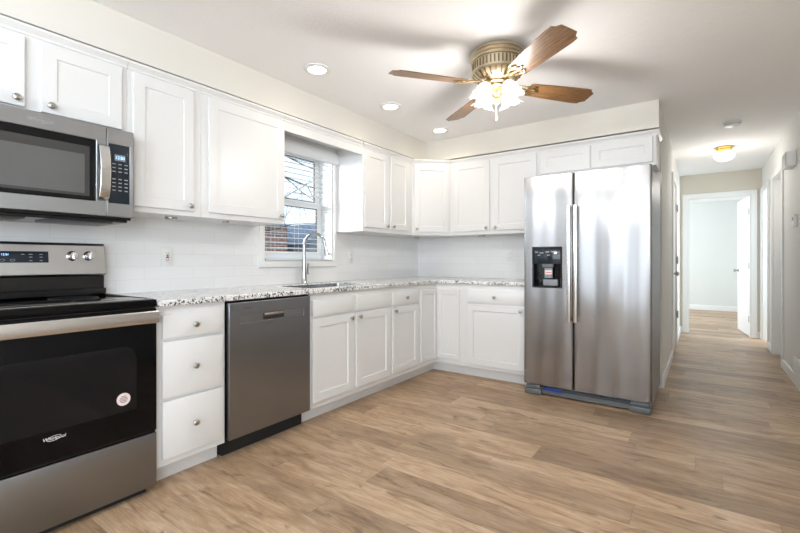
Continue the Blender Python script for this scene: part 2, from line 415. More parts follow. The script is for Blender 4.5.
# bedroom and bathroom shells
struct(MB().box(-0.5, 3.75, 11.55, 11.65, 0, ZC).build('wall_bedroom_back', M['wall_bed'], smooth=False), 'pale wall of the room beyond the hall')
struct(MB().box(3.57, 3.67, YE + 0.11, 11.55, 0, ZC).build('wall_bedroom_right', M['wall_bed'], smooth=False))
struct(MB().plate([YE, 8.8, 10.6, 11.55], [0, 0.7, 2.1, ZC], [(8.8, 10.6, 0.7, 2.1)], lambda u, v, w_: (-0.5 - w_, u, v), 0.1).build('wall_bedroom_left', M['wall_bed'], smooth=False))
struct(MB().box(-0.5, XW - 0.1, YE, YE + 0.1, 0, ZC).build('wall_bedroom_front', M['wall_bed'], smooth=False))
struct(MB().box(3.57, 5.2, 6.72, 6.80, 0, ZC).build('wall_bathroom_front', M['wall_bed'], smooth=False))
struct(MB().box(3.67, 5.2, 8.3, 8.4, 0, ZC).build('wall_bathroom_back', M['wall_bed'], smooth=False))
struct(MB().plate([6.8, 7.0, 8.0, 8.3], [0, 1.0, 2.0, ZC], [(7.0, 8.0, 1.0, 2.0)], lambda u, v, w_: (5.2 + w_, u, v), 0.1).build('wall_bathroom_right', M['wall_bed'], smooth=False))
# soffit above the wall cabinets
SO = 0.314
struct(MB().prism([(0.001, -0.4), (SO, -0.4), (SO, YB - SO), (XW, YB - SO), (XW, YB - 0.001), (0.001, YB - 0.001)], 2.161, ZC - 0.0005).build('wall_soffit', M['wall'], smooth=False), 'greige soffit above the white wall cabinets')

# baseboards
def baseboard(name, x0, x1, y0, y1, h=0.095):
    struct(MB().box(x0, x1, y0, y1, 0.0, h, 0.004, 1).build(name, M['trim']))
    # small rounded shoe
T = 0.014
baseboard('baseboard_hall_left', XW, XW + T, YB + 0.002, DLY0 - 0.065)
baseboard('baseboard_hall_left_far', XW, XW + T, DLY1 + 0.065, YE)
baseboard('baseboard_hall_right', XR - T, XR, YB + 0.1, AY0 - 0.065)
baseboard('baseboard_hall_right_middle', XR - T, XR, AY1 + 0.065, BY0 - 0.065)
baseboard('baseboard_hall_end', XW + T, EX0 - 0.07, YE - T, YE)
baseboard('baseboard_hall_end_right', EX1 + 0.067, XR - T, YE - T, YE)
baseboard('baseboard_right', 4.136, 4.15, -3.0, YB + 0.08)
baseboard('baseboard_bedroom_back', -0.5, 3.57, 11.535, 11.55, 0.11)
baseboard('baseboard_dining', XR, 4.13, YB + 0.086, YB + 0.1)

# casings
def casing_mesh(a0, a1, z1, wdt, f, t=0.018):
    return MB().plate([a0 - wdt, a0, a1, a1 + wdt], [0, z1, z1 + wdt], [(a0, a1, 0, z1)], f, t)
struct(casing_mesh(EX0, EX1, EZ - 0.005, 0.068, lambda u, v, w_: (u, YE - w_, v)).build('trim_1', M['trim'], bevel=0.004), 'white door casing at the end of the hall')
struct(casing_mesh(DLY0, DLY1, 2.035, 0.062, lambda u, v, w_: (XW + w_, u, v)).build('trim_2', M['trim'], bevel=0.004), 'white casing of the closet door')
struct(casing_mesh(AY0, AY1, 2.035, 0.062, lambda u, v, w_: (XR - w_, u, v)).build('trim_3', M['trim'], bevel=0.004), 'white casing of the nearer doorway')
struct(casing_mesh(BY0, BY1, 2.035, 0.062, lambda u, v, w_: (XR - w_, u, v)).build('trim_4', M['trim'], bevel=0.004), 'white casing of the farther doorway')
def jamb(name, a0, a1, z1, f, t):
    struct(MB().plate([a0, a0 + 0.012, a1 - 0.012, a1], [0, z1 - 0.012, z1], [(a0 + 0.012, a1 - 0.012, 0, z1 - 0.012)], f, t).build(name, M['trim'], smooth=False))
jamb('trim_5', EX0 + .001, EX1 - .001, EZ - .001, lambda u, v, w_: (u, YE + w_, v), 0.11)
jamb('trim_6', AY0 + .001, AY1 - .001, 2.039, lambda u, v, w_: (XR + w_, u, v), 0.12)
jamb('trim_7', BY0 + .001, BY1 - .001, 2.039, lambda u, v, w_: (XR + w_, u, v), 0.12)

# ------------------------------------------------------------------ tile backsplash
BS = 0.008
struct(MB().plate([-0.6, 2.045, 2.884, YB], [0.70, 0.906, 1.04, 1.3545, 1.76], [(-0.6, 0.24, 0.70, 0.906), (0.998, YB, 0.70, 0.906), (1.0, 2.045, 1.3545, 1.76), (2.884, YB, 1.3545, 1.76), (2.045, 2.884, 1.04, 1.76)],
       lambda u, v, w_: (w_ + 0.0005, u, v), BS).build('wall_tile_left', M['tile_y'], smooth=False), 'glossy white subway tile behind the sink and range')
struct(MB().box(BS + 0.001, 1.60, YB - BS, YB - 0.0005, 0.906, 1.3545).build('wall_tile_back', M['tile_x'], smooth=False), 'glossy white subway tile beside the refrigerator')

# ------------------------------------------------------------------ kitchen window
win = empty('window_1', (0, 0, 0), 0, 'white double-hung window above the sink', kind='structure')
cas = MB().plate([WY0 - 0.046, WY0, WY1, WY1 + 0.031], [WZ0 - 0.048, WZ0, WZ1, WZ1 + 0.05], [(WY0, WY1, WZ0, WZ1)], lambda u, v, w_: (w_ + 0.001, u, v), 0.021).build('casing', M['trim'], win, bevel=0.003)
MB().plate([WY0, WY0 + .01, WY1 - .01, WY1], [WZ0, WZ0 + .01, WZ1 - .01, WZ1], [(WY0 + .01, WY1 - .01, WZ0 + .01, WZ1 - .01)], lambda u, v, w_: (-0.195 + w_, u, v), 0.195).build('jamb', M['trim'], win, smooth=False)
ZM = 1.60
def sash(x, z0, z1, nm):
    a, b = WY0 + .012, WY1 - .012; fw = 0.052
    s_ = MB().plate([a, a + fw, b - fw, b], [z0, z0 + fw, z1 - fw, z1], [(a + fw, b - fw, z0 + fw, z1 - fw)], lambda u, v, w_: (x + w_, u, v), 0.026).build(nm, M['trim'], win, bevel=0.003)
    MB().plate([a + fw, a + fw + .006, b - fw - .006, b - fw], [z0 + fw, z0 + fw + .006, z1 - fw - .006, z1 - fw], [(a + fw + .006, b - fw - .006, z0 + fw + .006, z1 - fw - .006)], lambda u, v, w_: (x + .008 + w_, u, v), 0.014).build('gasket', M['sash_dark'], s_, smooth=False)
    MB().box(x + .012, x + .016, a + fw + .005, b - fw - .005, z0 + fw + .005, z1 - fw - .005).build('pane', M['glass'], s_, smooth=False)
sash(-0.188, ZM - 0.02, WZ1 - 0.012, 'upper_sash'); sash(-0.160, WZ0 + 0.012, ZM + 0.022, 'lower_sash')
MB().box(-0.132, 0.018, WY0 + .011, WY1 - .011, WZ0 + .0105, WZ0 + .018).build('sill', M['trim'], win, smooth=False)

# blind
bl = empty('window_blind', (0, 2.45, WZ0), 0, 'white horizontal slat blind, open, hanging in the window above the sink', 'blind')
def mb_at(dx, dy, dz): return Matrix.Translation((dx, dy, dz))
a, b = WY0 + 0.016 - 2.45, WY1 - 0.016 - 2.45
MB().box(0.024, 0.050, a - .035, b + 0.044, 0.880, 0.984, 0.004).box(-0.055, 0.020, a, b, 0.92, 0.96).build('valance', M['blind'], bl)
sl = MB(); z = 0.110
while z < 0.90:
    sl.box(-0.022, 0.022, a, b, -0.0012, 0.0012, 0, mat=mb_at(-0.030, 0, z) @ Matrix.Rotation(R(7), 4, 'Y')); z += 0.042
sl.build('slats', M['slat'], bl, smooth=False)
MB().box(-0.054, -0.006, a, b, 0.062, 0.080, 0.004).build('bottom_rail', M['blind'], bl)
cdm = MB()
for yy in (a + 0.10, 0.0, b - 0.10):
    for xx in (-0.0545, -0.0055): cdm.tube([(xx, yy, 0.07), (xx, yy, 0.92)], 0.0012, 6)
cdm.build('ladder_cords', M['cord'], bl)
MB().tube([(0.004, b - 0.05, 0.89), (0.005, b - 0.05, 0.42)], 0.004, 8).build('tilt_wand', M['cord'], bl)

# unseen windows/doors added behind the camera for light and reflections
def back_window(name, f, u0, u1, v0, v1, mull):
    r = empty(name, (0, 0, 0), 0, kind='structure')
    us = [u0, u0 + .05] + [q for m_ in mull for q in (m_ - .025, m_ + .025)] + [u1 - .05, u1]
    holes = [(us[i], us[i + 1], v0 + .05, v1 - .05) for i in range(1, len(us) - 1, 2)]
    MB().plate(us, [v0, v0 + .05, v1 - .05, v1], holes, f, 0.05).build('window_frame', M['trim'], r, smooth=False)
back_window('window_2_added', lambda u, v, w_: (4.17 + w_, u, v), -2.65, -0.75, 0.8, 2.1, [-1.7])
back_window('window_3_added', lambda u, v, w_: (-0.02 - w_, u, v), -2.5, -1.8, 0.6, 2.1, [])  # unseen, added for a bright stripe on the freezer door
back_window('door_1_added', lambda u, v, w_: (u, -3.02 - w_, v), 1.05, 3.25, 0.12, 2.12, [2.15])
d2 = empty('door_2_added', (0.56, -3.0, 0), 0, kind='structure')  # unseen brown door added for a warm streak in the refrigerator
MB().box(-0.42, 0.42, 0.001, 0.03, 0.0, 2.03, 0.003).build('door_slab', M['wood_door'], d2)

# ------------------------------------------------------------------ exterior
struct(MB().box(-30, -0.9, -12, 40, -0.6, -0.5).build('ground', M['grass'], smooth=False), 'winter lawn outside')
hs = empty('brick_house', (-12.6, 9, -0.5), 0, 'red brick house seen through the blind of the sink window', 'house')
MB().box(-5, 0, -6, 3.9, 0, 3.1).build('brick_wall', M['brick'], hs, smooth=False)
MB().box(-5.1, .08, -6.1, 4.0, 3.1, 3.22).build('roof', M['siding'], hs, smooth=False)
ga = empty('garage', (-12, 13.25, -0.5), 0, 'grey garage with blue-grey gable roof outside the sink window', 'garage')
MB().box(-4, 0, 0, 4.2, 0, 2.35).build('siding_wall', M['siding'], ga, smooth=False)
MB().prism([(-.25, 2.30), (2.1, 3.45), (4.45, 2.30)], -4.2, 0.2, 'x').build('roof', M['shingle'], ga, smooth=False)
tr = MB()
def branch(p, d, r, n, depth, droop=0.0):
    pts = [p]; rad = [r]
    for i in range(n):
        d = (d + Vector((random.uniform(-.2, .2), random.uniform(-.2, .2), random.uniform(-.2, .2) + droop))).normalized()
        p = p + d * random.uniform(.22, .34); r *= 0.87; pts.append(p); rad.append(r)
        if depth < 2 and i > 0 and random.random() < .55:
            s_ = Vector((random.uniform(-.3, .3), random.uniform(-.5, .5), random.uniform(-1, 1))).normalized()
            branch(p.copy(), (d * .8 + s_ * .7).normalized(), r * .6, max(4, n - 3), depth + 1)
    tr.tube(pts, rad, 6)
tr.tube([(0, 0, 0), (.03, .02, 1.2), (-.02, -.05, 2.4), (.05, .05, 3.6), (.0, .1, 5.0)], [.16, .14, .12, .09, .05], 10)
for z_, dy, dz, r_ in ((3.1, 1, .10, .020), (2.5, 1, .40, .018), (3.6, 1, -.45, .026), (3.9, .9, -.1, .018), (2.2, 1, .15, .016), (3.3, -.9, .3, .05), (2.8, -.8, .5, .05), (4.2, -.4, .9, .04)):
    branch(Vector((0, 0, z_)), Vector((random.uniform(-.2, .2), dy, dz)).normalized(), r_, 9, 0)
o = tr.build('bare_tree', M['bark']); o.location = (-4.5, 5.35, -0.5)
tag(o, 'leafless tree whose bare branches cross the view through the sink window', 'tree')

# ------------------------------------------------------------------ cabinet parts (local: x along the front, y into the wall, z up; front faces -y)
def door_mesh(x0, x1, z0, z1, t=0.017, rail=0.057, rec=0.007, y=0.0):
    m = MB(); bm = m.bm
    def ring(ix, y_): return [bm.verts.new((x0 + ix, y_, z0 + ix)), bm.verts.new((x1 - ix, y_, z0 + ix)), bm.verts.new((x1 - ix, y_, z1 - ix)), bm.verts.new((x0 + ix, y_, z1 - ix))]
    b0 = ring(0, y - 0.0008); b1 = ring(0, y - t + .002); b2 = ring(.002, y - t); b3 = ring(rail, y - t); b4 = ring(rail + .004, y - t + rec)
    for A, B in ((b0, b1), (b1, b2), (b2, b3), (b3, b4)):
        for i in range(4): bm.faces.new((A[i], A[(i + 1) % 4], B[(i + 1) % 4], B[i]))
    bm.faces.new(b4); bm.faces.new(b0)
    return m
def flat_front(x0, x1, z0, z1, t=0.017): return MB().box(x0, x1, -t, -0.0008, z0, z1, 0.0025, 2)
def knob(parent, x, z, y=-0.017, r=0.0155):
    prof = [(0.0055, 0.0), (0.0055, 0.010), (0.008, 0.014), (r, 0.019), (r, 0.023), (r * .8, 0.0265), (r * .35, 0.0285), (0.0001, 0.029)]
    return MB().lathe(prof, 20, Matrix.Translation((x, y, z)) @ Matrix.Rotation(R(90), 4, 'X')).build('knob', M['nickel'], parent)
def add_door(root, x0, x1, z0, z1, kx, kz, hinges=False):
    d = door_mesh(x0, x1, z0, z1).build('door', M['cabinet'], root)
    if kx is not None: knob(d, kx, kz)
    return d
def add_drawer(root, x0, x1, z0, z1, kz=None, name='drawer', kn=True):
    d = flat_front(x0, x1, z0, z1).build(name, M['cabinet'], root)
    if kn: knob(d, (x0 + x1) / 2, kz if kz is not None else (z0 + z1) / 2)
    return d
F, ZF, H = 0.628, 0.096, 0.874       # base front plane, bottom of face, top
TOE = 0.075
LX = 0.012                            # gap to wall
def base_left(y0, y1, label, group='white base cabinets', group_open=False):
    r = empty('base_cabinet', (F, y0 + .0008, 0), R(90), label, 'cabinet', group)
    wd = y1 - y0 - .0016
    if group_open:
        MB().plate([0, .018, wd - .018, wd], [0, .020, F - LX - .012, F - LX], [(.018, wd - .018, .020, F - LX - .012)], lambda u, v, w_: (u, v, ZF + w_), H - ZF).box(.017, wd - .017, .019, F - LX - .011, ZF, ZF + .018).build('carcass', M['cabinet'], r, smooth=False)
    else: MB().box(0, wd, 0, F - LX, ZF, H, 0.0015, 1).build('carcass', M['cabinet'], r)
    MB().box(0, wd, TOE, F - LX - .02, 0.0, ZF, 0).build('toe_kick', M['cabinet'], r, smooth=False)
    return r
# drawer stack
r = base_left(1.000, 1.366, 'narrow white base cabinet with three drawers, between the range and the dishwasher')
for z0, z1 in ((.715, .832), (.425, .700), (.132, .411)): add_drawer(r, .026, .343, z0, z1)
# sink base
r = base_left(1.985, 2.890, 'wide white sink base cabinet with two doors under the faucet', group_open=True)
add_drawer(r, .017, .425, .720, .830, name='false_front', kn=False); add_drawer(r, .462, .889, .720, .830, name='false_front', kn=False)
add_door(r, .017, .425, .138, .703, .397, .672); add_door(r, .462, .889, .138, .703, .490, .672)
# drawer over door
r = base_left(2.890, 3.330, 'white base cabinet with one drawer over one door, between sink and corner')
add_drawer(r, .020, .416, .716, .832, .772); add_door(r, .020, .416, .142, .698, .048, .668)
# corner
FB = YB - F
rc = empty('corner_base_cabinet', (0, 0, 0), 0, 'white corner base cabinet with an inward folding two-leaf door', 'cabinet', 'white base cabinets')
MB().prism([(LX, 3.3308), (F, 3.3308), (F, FB), (.916, FB), (.916, YB - LX), (LX, YB - LX)], ZF, H).build('carcass', M['cabinet'], rc, smooth=False)
MB().prism([(.03, 3.3308), (F - TOE, 3.3308), (F - TOE, FB + TOE), (.916, FB + TOE), (.916, YB - .03), (.03, YB - .03)], 0, ZF).build('toe_kick', M['cabinet'], rc, smooth=False)
d = door_mesh(0, .283, .146, .820, rail=.045).build('door', M['cabinet'], rc); d.location = (F, 3.358, 0); d.rotation_euler = (0, 0, R(90))
d = door_mesh(0, .244, .146, .820, rail=.045).build('door', M['cabinet'], rc); d.location = (.6455, FB, 0)
# back run base
r = empty('base_cabinet', (.917, FB, 0), 0, 'white base cabinet with one wide drawer over one door, beside the refrigerator', 'cabinet', 'white base cabinets')
MB().box(0, .62, 0, F - LX, ZF, H, 0.0015, 1).build('carcass', M['cabinet'], r)
MB().box(0, .62, TOE, F - LX - .02, 0, ZF).build('toe_kick', M['cabinet'], r, smooth=False)
add_drawer(r, .055, .600, .707, .830, .764); add_door(r, .055, .600, .130, .690, .568, .655)

# ------------------------------------------------------------------ worktop, sink, faucet
SX0, SX1, SY0, SY1 = 0.150, 0.545, 2.075, 2.76
CO = 0.652
xs = [0.0095, SX0, SX1, CO, 1.545]; ys = [1.0, SY0, SY1, YB - CO, YB - .0095]
o = MB().plate(xs, ys, [(SX0, SX1, SY0, SY1), (CO, 1.545, 1.0, YB - CO)], lambda u, v, w_: (u, v, H + .001 + w_), 0.030).build('worktop', M['granite'], bevel=0.004)
tag(o, 'L-shaped white granite worktop with black flecks on the base cabinets', 'worktop')
sk = MB(); g_ = .008
sk.plate([SX0 + g_, SX0 + .03, SX1 - .03, SX1 - g_], [SY0 + g_, SY0 + .03, SY1 - .03, SY1 - g_], [(SX0 + .012, SX1 - .012, SY0 + .012, SY1 - .012)], lambda u, v, w_: (u, v, .70 + w_), 0.170)
bm = sk.bm; bm.clear()
def rrect(x0, x1, y0, y1, r_, z, n=5):
    pts = []
    for cx, cy, a0 in ((x1 - r_, y1 - r_, 0), (x0 + r_, y1 - r_, 90), (x0 + r_, y0 + r_, 180), (x1 - r_, y0 + r_, 270)):
        for k in range(n + 1):
            a_ = R(a0 + 90 * k / n); pts.append((cx + r_ * math.cos(a_), cy + r_ * math.sin(a_), z))
    return pts
loops = [rrect(SX0 + .002, SX1 - .002, SY0 + .002, SY1 - .002, .03, .8985), rrect(SX0 + .006, SX1 - .006, SY0 + .006, SY1 - .006, .03, .8985),
         rrect(SX0 + .010, SX1 - .010, SY0 + .010, SY1 - .010, .035, .72), rrect(SX0 + .03, SX1 - .03, SY0 + .03, SY1 - .03, .04, .70),
         rrect(SX0 + .028, SX1 - .028, SY0 + .028, SY1 - .028, .04, .698), rrect(SX0 + .007, SX1 - .007, SY0 + .007, SY1 - .007, .035, .718)]
LV = [[bm.verts.new(p_) for p_ in lp] for lp in loops]
for i in range(6):
    if i == 3: bm.faces.new(LV[3]); bm.faces.new(LV[4]); continue
    A, B = LV[i], LV[(i + 1) % 6]
    for j in range(len(A)): bm.faces.new((A[j], A[(j + 1) % len(A)], B[(j + 1) % len(A)], B[j]))
o = sk.build('kitchen_sink', M['chrome'])
tag(o, 'stainless undermount sink basin set in the granite worktop under the window', 'sink')
fa = empty('kitchen_faucet', (0.098, 2.420, 0.9055), R(14), 'brushed nickel gooseneck faucet with side lever behind the sink', 'faucet')
MB().lathe([(.027, 0), (.027, .005), (.0235, .010), (.0215, .06), (.0175, .12), (.0150, .17), (.0125, .23)], 24).build('base', M['chrome'], fa)
pts = [(0, 0, .22)]; Rr = .098
for k in range(15):
    a_ = math.pi - math.pi * 1.0 * k / 14; pts.append((Rr + Rr * math.cos(a_), 0, .312 + Rr * math.sin(a_)))
MB().tube(pts, .0125, 14).build('spout', M['chrome'], fa)
MB().tube([(2 * Rr, 0, .316), (2 * Rr + .003, 0, .290), (2 * Rr + .010, 0, .262), (2 * Rr + .016, 0, .232)], [.013, .0145, .018, .0205], 16).build('spray_head', M['chrome'], fa)
lv = MB().tube([(0, .015, .085), (0, .050, .085)], .0125, 14)
lv.tube([(0, .046, .085), (0, .052, .115), (0, .058, .168)], [.0085, .0075, .0065], 10)
lv.build('lever', M['chrome'], fa)

# ------------------------------------------------------------------ wall cabinets
U, UZ0, UZ1 = 0.330, 1.356, 2.120
def crown(parent, x0, x1, y=-.0, ret=None):
    """moulding along the top of the front, local coordinates"""
    poly = [(y, 2.096), (y - .006, 2.096), (y - .006, 2.106), (y - .022, 2.126), (y - .022, 2.137), (y, 2.137)]
    return MB().prism(poly, x0, x1, 'x').build('crown_moulding', M['cabinet'], parent, smooth=False)
def upper_left(y0, y1, z0, label, depth=U):
    r = empty('wall_cabinet', (depth, y0 + .0008, 0), R(90), label, 'cabinet', 'white wall cabinets')
    MB().box(0, y1 - y0 - .0016, 0, depth - .010, z0, 2.1375, 0.0012, 1).build('carcass', M['cabinet'], r)
    crown(r, 0, y1 - y0 - .0016)
    return r
r = upper_left(.242, .998, 1.752, 'short white wall cabinet with two doors above the microwave')
add_door(r, .028, .341, 1.772, 2.082, .310, 1.803); add_door(r, .398, .726, 1.768, 2.082, .430, 1.800)
r = upper_left(-.40, .242, UZ0, 'white wall cabinet left of the short cabinet above the microwave, at the frame edge')
add_door(r, .02, .31, 1.385, 2.082, .28, 1.415); add_door(r, .325, .615, 1.385, 2.082, .355, 1.415)
r = upper_left(.998, 1.400, UZ0, 'tall narrow white wall cabinet right of the microwave')
add_door(r, .024, .350, 1.385, 2.084, .322, 1.413)
r = upper_left(1.400, 2.017, UZ0, 'wide white single-door wall cabinet left of the sink window')
add_door(r, .042, .612, 1.388, 2.084, .578, 1.413)
r = upper_left(2.885, 3.666, UZ0, 'white two-door wall cabinet right of the sink window')
add_door(r, .024, .362, 1.392, 2.084, .334, 1.420); add_door(r, .402, .706, 1.392, 2.084, .432, 1.420)
# valance panel bridging the window
r = empty('window_valance_board', (U, 2.018, 0), R(90), 'white board bridging the cabinets above the sink window', 'trim board')
MB().box(0.0004, .866, 0, .018, 2.030, 2.1375).build('board', M['cabinet'], r, smooth=False); crown(r, .0004, .849)
MB().box(0.0004, .866, .019, .318, 2.1125, 2.1375).build('underside_panel', M['cabinet'], r, smooth=False)
# diagonal corner cabinet
DG = 0.620
rc = empty('corner_wall_cabinet', (0, 0, 0), 0, 'white diagonal corner wall cabinet with a single door', 'cabinet', 'white wall cabinets')
MB().prism([(.010, YB - DG), (U, YB - DG), (DG, YB - U), (DG, YB - .010), (.010, YB - .010)], UZ0, 2.1375).build('carcass', M['cabinet'], rc, smooth=False)
sub = Matrix.Translation((U, YB - DG, 0)) @ Matrix.Rotation(R(45), 4, 'Z'); dl = (DG - U) * math.sqrt(2)
d = door_mesh(.022, dl - .022, 1.390, 2.084).build('door', M['cabinet'], rc); d.matrix_local = sub; knob(d, .050, 1.420)
o = crown(rc, -.008, dl + .008); o.matrix_local = sub
# back run
r = empty('wall_cabinet', (DG + .0008, YB - U, 0), 0, 'white wall cabinet between the diagonal corner cabinet and the refrigerator', 'cabinet', 'white wall cabinets')
MB().box(0, .922, 0, U - .010, UZ0, 2.1375, 0.0012, 1).build('carcass', M['cabinet'], r); crown(r, 0, .922)
add_door(r, .042, .442, 1.392, 2.084, .414, 1.420); add_door(r, .480, .905, 1.392, 2.084, .508, 1.420)
r = empty('wall_cabinet', (1.5444, YB - U, 0), 0, 'short white wall cabinet with two doors above the refrigerator', 'cabinet', 'white wall cabinets')
MB().box(0, .930, 0, U - .010, 1.86, 2.1375, 0.0012, 1).build('carcass', M['cabinet'], r)
crown(r, 0, .952)
add_door(r, .020, .440, 1.885, 2.084, None, None); add_door(r, .460, .905, 1.885, 2.084, None, None)
MB().prism([(0.0, 2.096), (.006, 2.096), (.006, 2.106), (.022, 2.126), (.022, 2.137), (0.0, 2.137)], 0, .309, 'y').build('crown_moulding', M['cabinet'], r, smooth=False).location = (.930, .0, 0)

# puck lights and hooks under cabinets
def puck(x, y, label, r_=.034):
    r = empty('puck_light', (x, y, UZ0 - .0005), 0, label, 'under-cabinet light', 'under-cabinet lights')
    MB().lathe([(r_, 0), (r_, -.008), (r_ * .85, -.013), (.0001, -.013)], 24).build('housing', M['nickel'], r)
    MB().lathe([(r_ * .7, -.0132), (r_ * .7, -.0145), (.0001, -.0145)], 20).build('lens', M['plastic_white'], r)
puck(.18, 1.30, 'small round light under the tall narrow cabinet right of the microwave')
puck(.24, 1.62, 'small round light under the wide single-door cabinet left of the window', .02)
puck(.21, 3.95, 'small round light under the diagonal corner wall cabinet')
puck(.90, 4.12, 'small round light under the cabinet beside the refrigerator')

# ------------------------------------------------------------------ range
rg = empty('electric_range', (0.655, 0.237, 0), R(90), 'stainless and black electric range with smooth cooktop at the left', 'range')
RW = 0.756
MB().box(0, RW, .012, .640, .030, .880, .003, 1).build('body', M['black'], rg)
MB().box(.03, RW - .03, .04, .60, 0, .030).build('plinth', M['rubber'], rg, smooth=False)
MB().box(-.001, RW + .001, -.004, .585, .881, .915, .006, 2).build('cooktop', M['black_glass'], rg)
MB().plate([0.0, .010, RW - .010, RW], [.0, .010, .545, .555], [(.010, RW - .010, .010, .545)], lambda u, v, w_: (u, v + .02, .9152 + w_), .003).build('cooktop_trim', M['steel_light'], rg, bevel=.001)
for bx, by, br in ((.20, .17, .105), (.56, .17, .085), (.20, .42, .075), (.56, .42, .10)):
    MB().tube([(bx + br * math.cos(k * math.pi / 20), by + br * math.sin(k * math.pi / 20), .9154) for k in range(40)], .0008, 4, closed=True).build('burner_ring', M['plastic_dark'], rg)
# drawer
MB().box(.001, RW - .001, -.004, .010, .035, .285, .004, 2).build('storage_drawer', M['steel_dark'], rg)
# door
dr = MB().box(.001, RW - .001, -.004, .010, .297, .872, .004, 2).build('oven_door', M['black_glass'], rg)
wn = [( .09, .40), (RW - .09, .40), (RW - .09, .62)]
k_ = [(RW - .09 - .05 * (1 - math.cos(R(90 * i / 6))), .64 + .07 * math.sin(R(90 * i / 6))) for i in range(7)]
k2 = [(RW - a__[0], a__[1]) for a__ in reversed(k_)]
MB().prism([(.09, .42), (RW - .09, .42)] + k_ + k2, -.0052, -.0042, 'y').build('oven_window', M['black_glass_soft'], dr, smooth=False)
hb = MB().box(.001, RW - .001, -.036, -.020, .806, .864, .006, 3)
hb.box(.002, .030, -.026, -.003, .814, .854, .003); hb.box(RW - .030, RW - .002, -.026, -.003, .814, .854, .003)
hb.build('door_handle', M['steel_light'], dr)
tg = text('Whirlpool', .018, 'logo', M['print_white'], dr, (.362, -.0046, .390), FRONT, .0003, 0.15)
MB().tube([(.362 + .024 * math.cos(R(a_)), -.0048, .390 + .009 * math.sin(R(a_)) + .1 * .030 * math.cos(R(a_))) for a_ in range(20, 330, 15)], .0008, 5).build('logo', M['print_white'], dr)
st = MB().lathe([(.028, 0), (.028, .0005), (.0001, .0005)], 32, Matrix.Translation((.612, -.0054, .478)) @ Matrix.Rotation(R(90), 4, 'X')).build('round_sticker', M['sticker'], dr)
for i, wd in enumerate((.020, .030, .034, .030, .022)):
    MB().box(.612 - wd / 2, .612 + wd / 2, -.0063, -.0058, .491 - i * .0065 - .0014, .491 - i * .0065 + .0014).build('printed_line', M['ink'], st, smooth=False)
# back guard
MB().box(.0, RW - .004, .582, .640, .882, 1.018, .004, 1).build('backguard_base', M['black'], rg)
MB().box(.004, RW - .010, .540, .584, .916, .950, .003, 1).build('vent_trim', M['black'], rg)
bgp = MB().prism([(.556, 1.026), (.574, 1.176), (.584, 1.186), (.640, 1.186), (.640, 1.019), (.562, 1.019)], .0, RW - .006, 'x').build('control_panel', M['steel'], rg, bevel=.003)
MB().box(.0, RW - .006, .580, .641, 1.1862, 1.189, .001).build('panel_cap', M['black'], rg)
tilt = math.atan2(.018, .150)
pm = Matrix.Translation((0, .556, 1.026)) @ Matrix.Rotation(-tilt, 4, 'X') @ Matrix.Translation((0, 0, .056))
dp = MB().box(.20, .500, -.002, .002, .006, .062, .0015).build('display', M['display_panel'], bgp); dp.matrix_local = pm
dsp = [('12:51', .335, .045, .013, 'display')]
for body, x, z_, sz, mt in dsp: text(body, sz, 'clock_digits', M[mt], dp, (x, -.0024, z_), FRONT, .0002)
for x, z_, s_ in ((.215, .05, .008), (.215, .035, .007), (.25, .05, .007), (.25, .035, .007), (.40, .047, .006), (.43, .047, .007), (.43, .033, .006), (.43, .016, .006), (.47, .047, .007), (.47, .033, .006), (.47, .016, .006)):
    MB().box(x - s_, x + s_, -.0026, -.0022, z_ - .0014, z_ + .0014).build('button_mark', M['print_grey'], dp, smooth=False)
for x in (.325, .362):
    MB().tube([(x + .009 * math.cos(k), -.0024, .018 + .005 * math.sin(k)) for k in [i * math.pi / 8 for i in range(16)]], .0006, 4, closed=True).build('button_mark', M['print_grey'], dp)
for x in (.05, .122, .600, .673):
    kb = MB().lathe([(.026, 0), (.026, .003), (.0215, .006), (.0205, .024), (.018, .027), (.0001, .027)], 28, Matrix.Translation((x, 0, .040)) @ Matrix.Rotation(R(90), 4, 'X'))
    kb.box(x - .0045, x + .0045, -.036, -.026, .020, .060, .002)
    kb.build('burner_knob', M['steel_light'], bgp).matrix_local = pm

# ------------------------------------------------------------------ over-the-range microwave
mw = empty('microwave_oven', (0.415, 0.243, 0), R(90), 'stainless over-the-range microwave with black control panel above the range', 'microwave')
MW = 0.750; mz0, mz1 = 1.313, 1.745
MB().box(0, MW, .026, .405, mz0 - .012, mz1, .003, 1).build('body', M['black'], mw)
DX = .628
dd = MB().plate([.0, .030, .586, DX], [mz0, mz0 + .068, mz1 - .072, mz1], [(.030, .586, mz0 + .068, mz1 - .072)], lambda u, v, w_: (u, .024 - w_, v), .026).build('door', M['steel_mid'], mw, bevel=.003)
MB().box(.028, .588, .002, .022, mz0 + .066, mz1 - .070).build('door_glass', M['black_glass_soft'], dd, smooth=False)
MB().box(.050, .560, .0008, .0019, mz0 + .088, mz1 - .110).build('window_screen', M['mesh_glass_edge'], dd, smooth=False)
MB().box(.066, .540, .0000, .0007, mz0 + .100, mz1 - .150).build('window_screen', M['mesh_glass'], dd, smooth=False)
pts = [(.612, -.002, mz1 - .085), (.611, -.026, mz1 - .10), (.610, -.040, mz1 - .15), (.610, -.046, (mz0 + mz1) / 2), (.610, -.040, mz0 + .14), (.611, -.026, mz0 + .088), (.612, -.002, mz0 + .072)]
hd = MB()
hp = [(p_[1], p_[2]) for p_ in pts]; ho = [(p_[1] + (.014 if 0 < i < 6 else 0), p_[2] + (-.006 if i < 2 else (.006 if i > 4 else 0))) for i, p_ in enumerate(pts)]
hd.prism(hp + list(reversed(ho)), .590, .634, 'x'); hd.build('door_handle', M['steel_light'], dd, bevel=.003, angle=50)
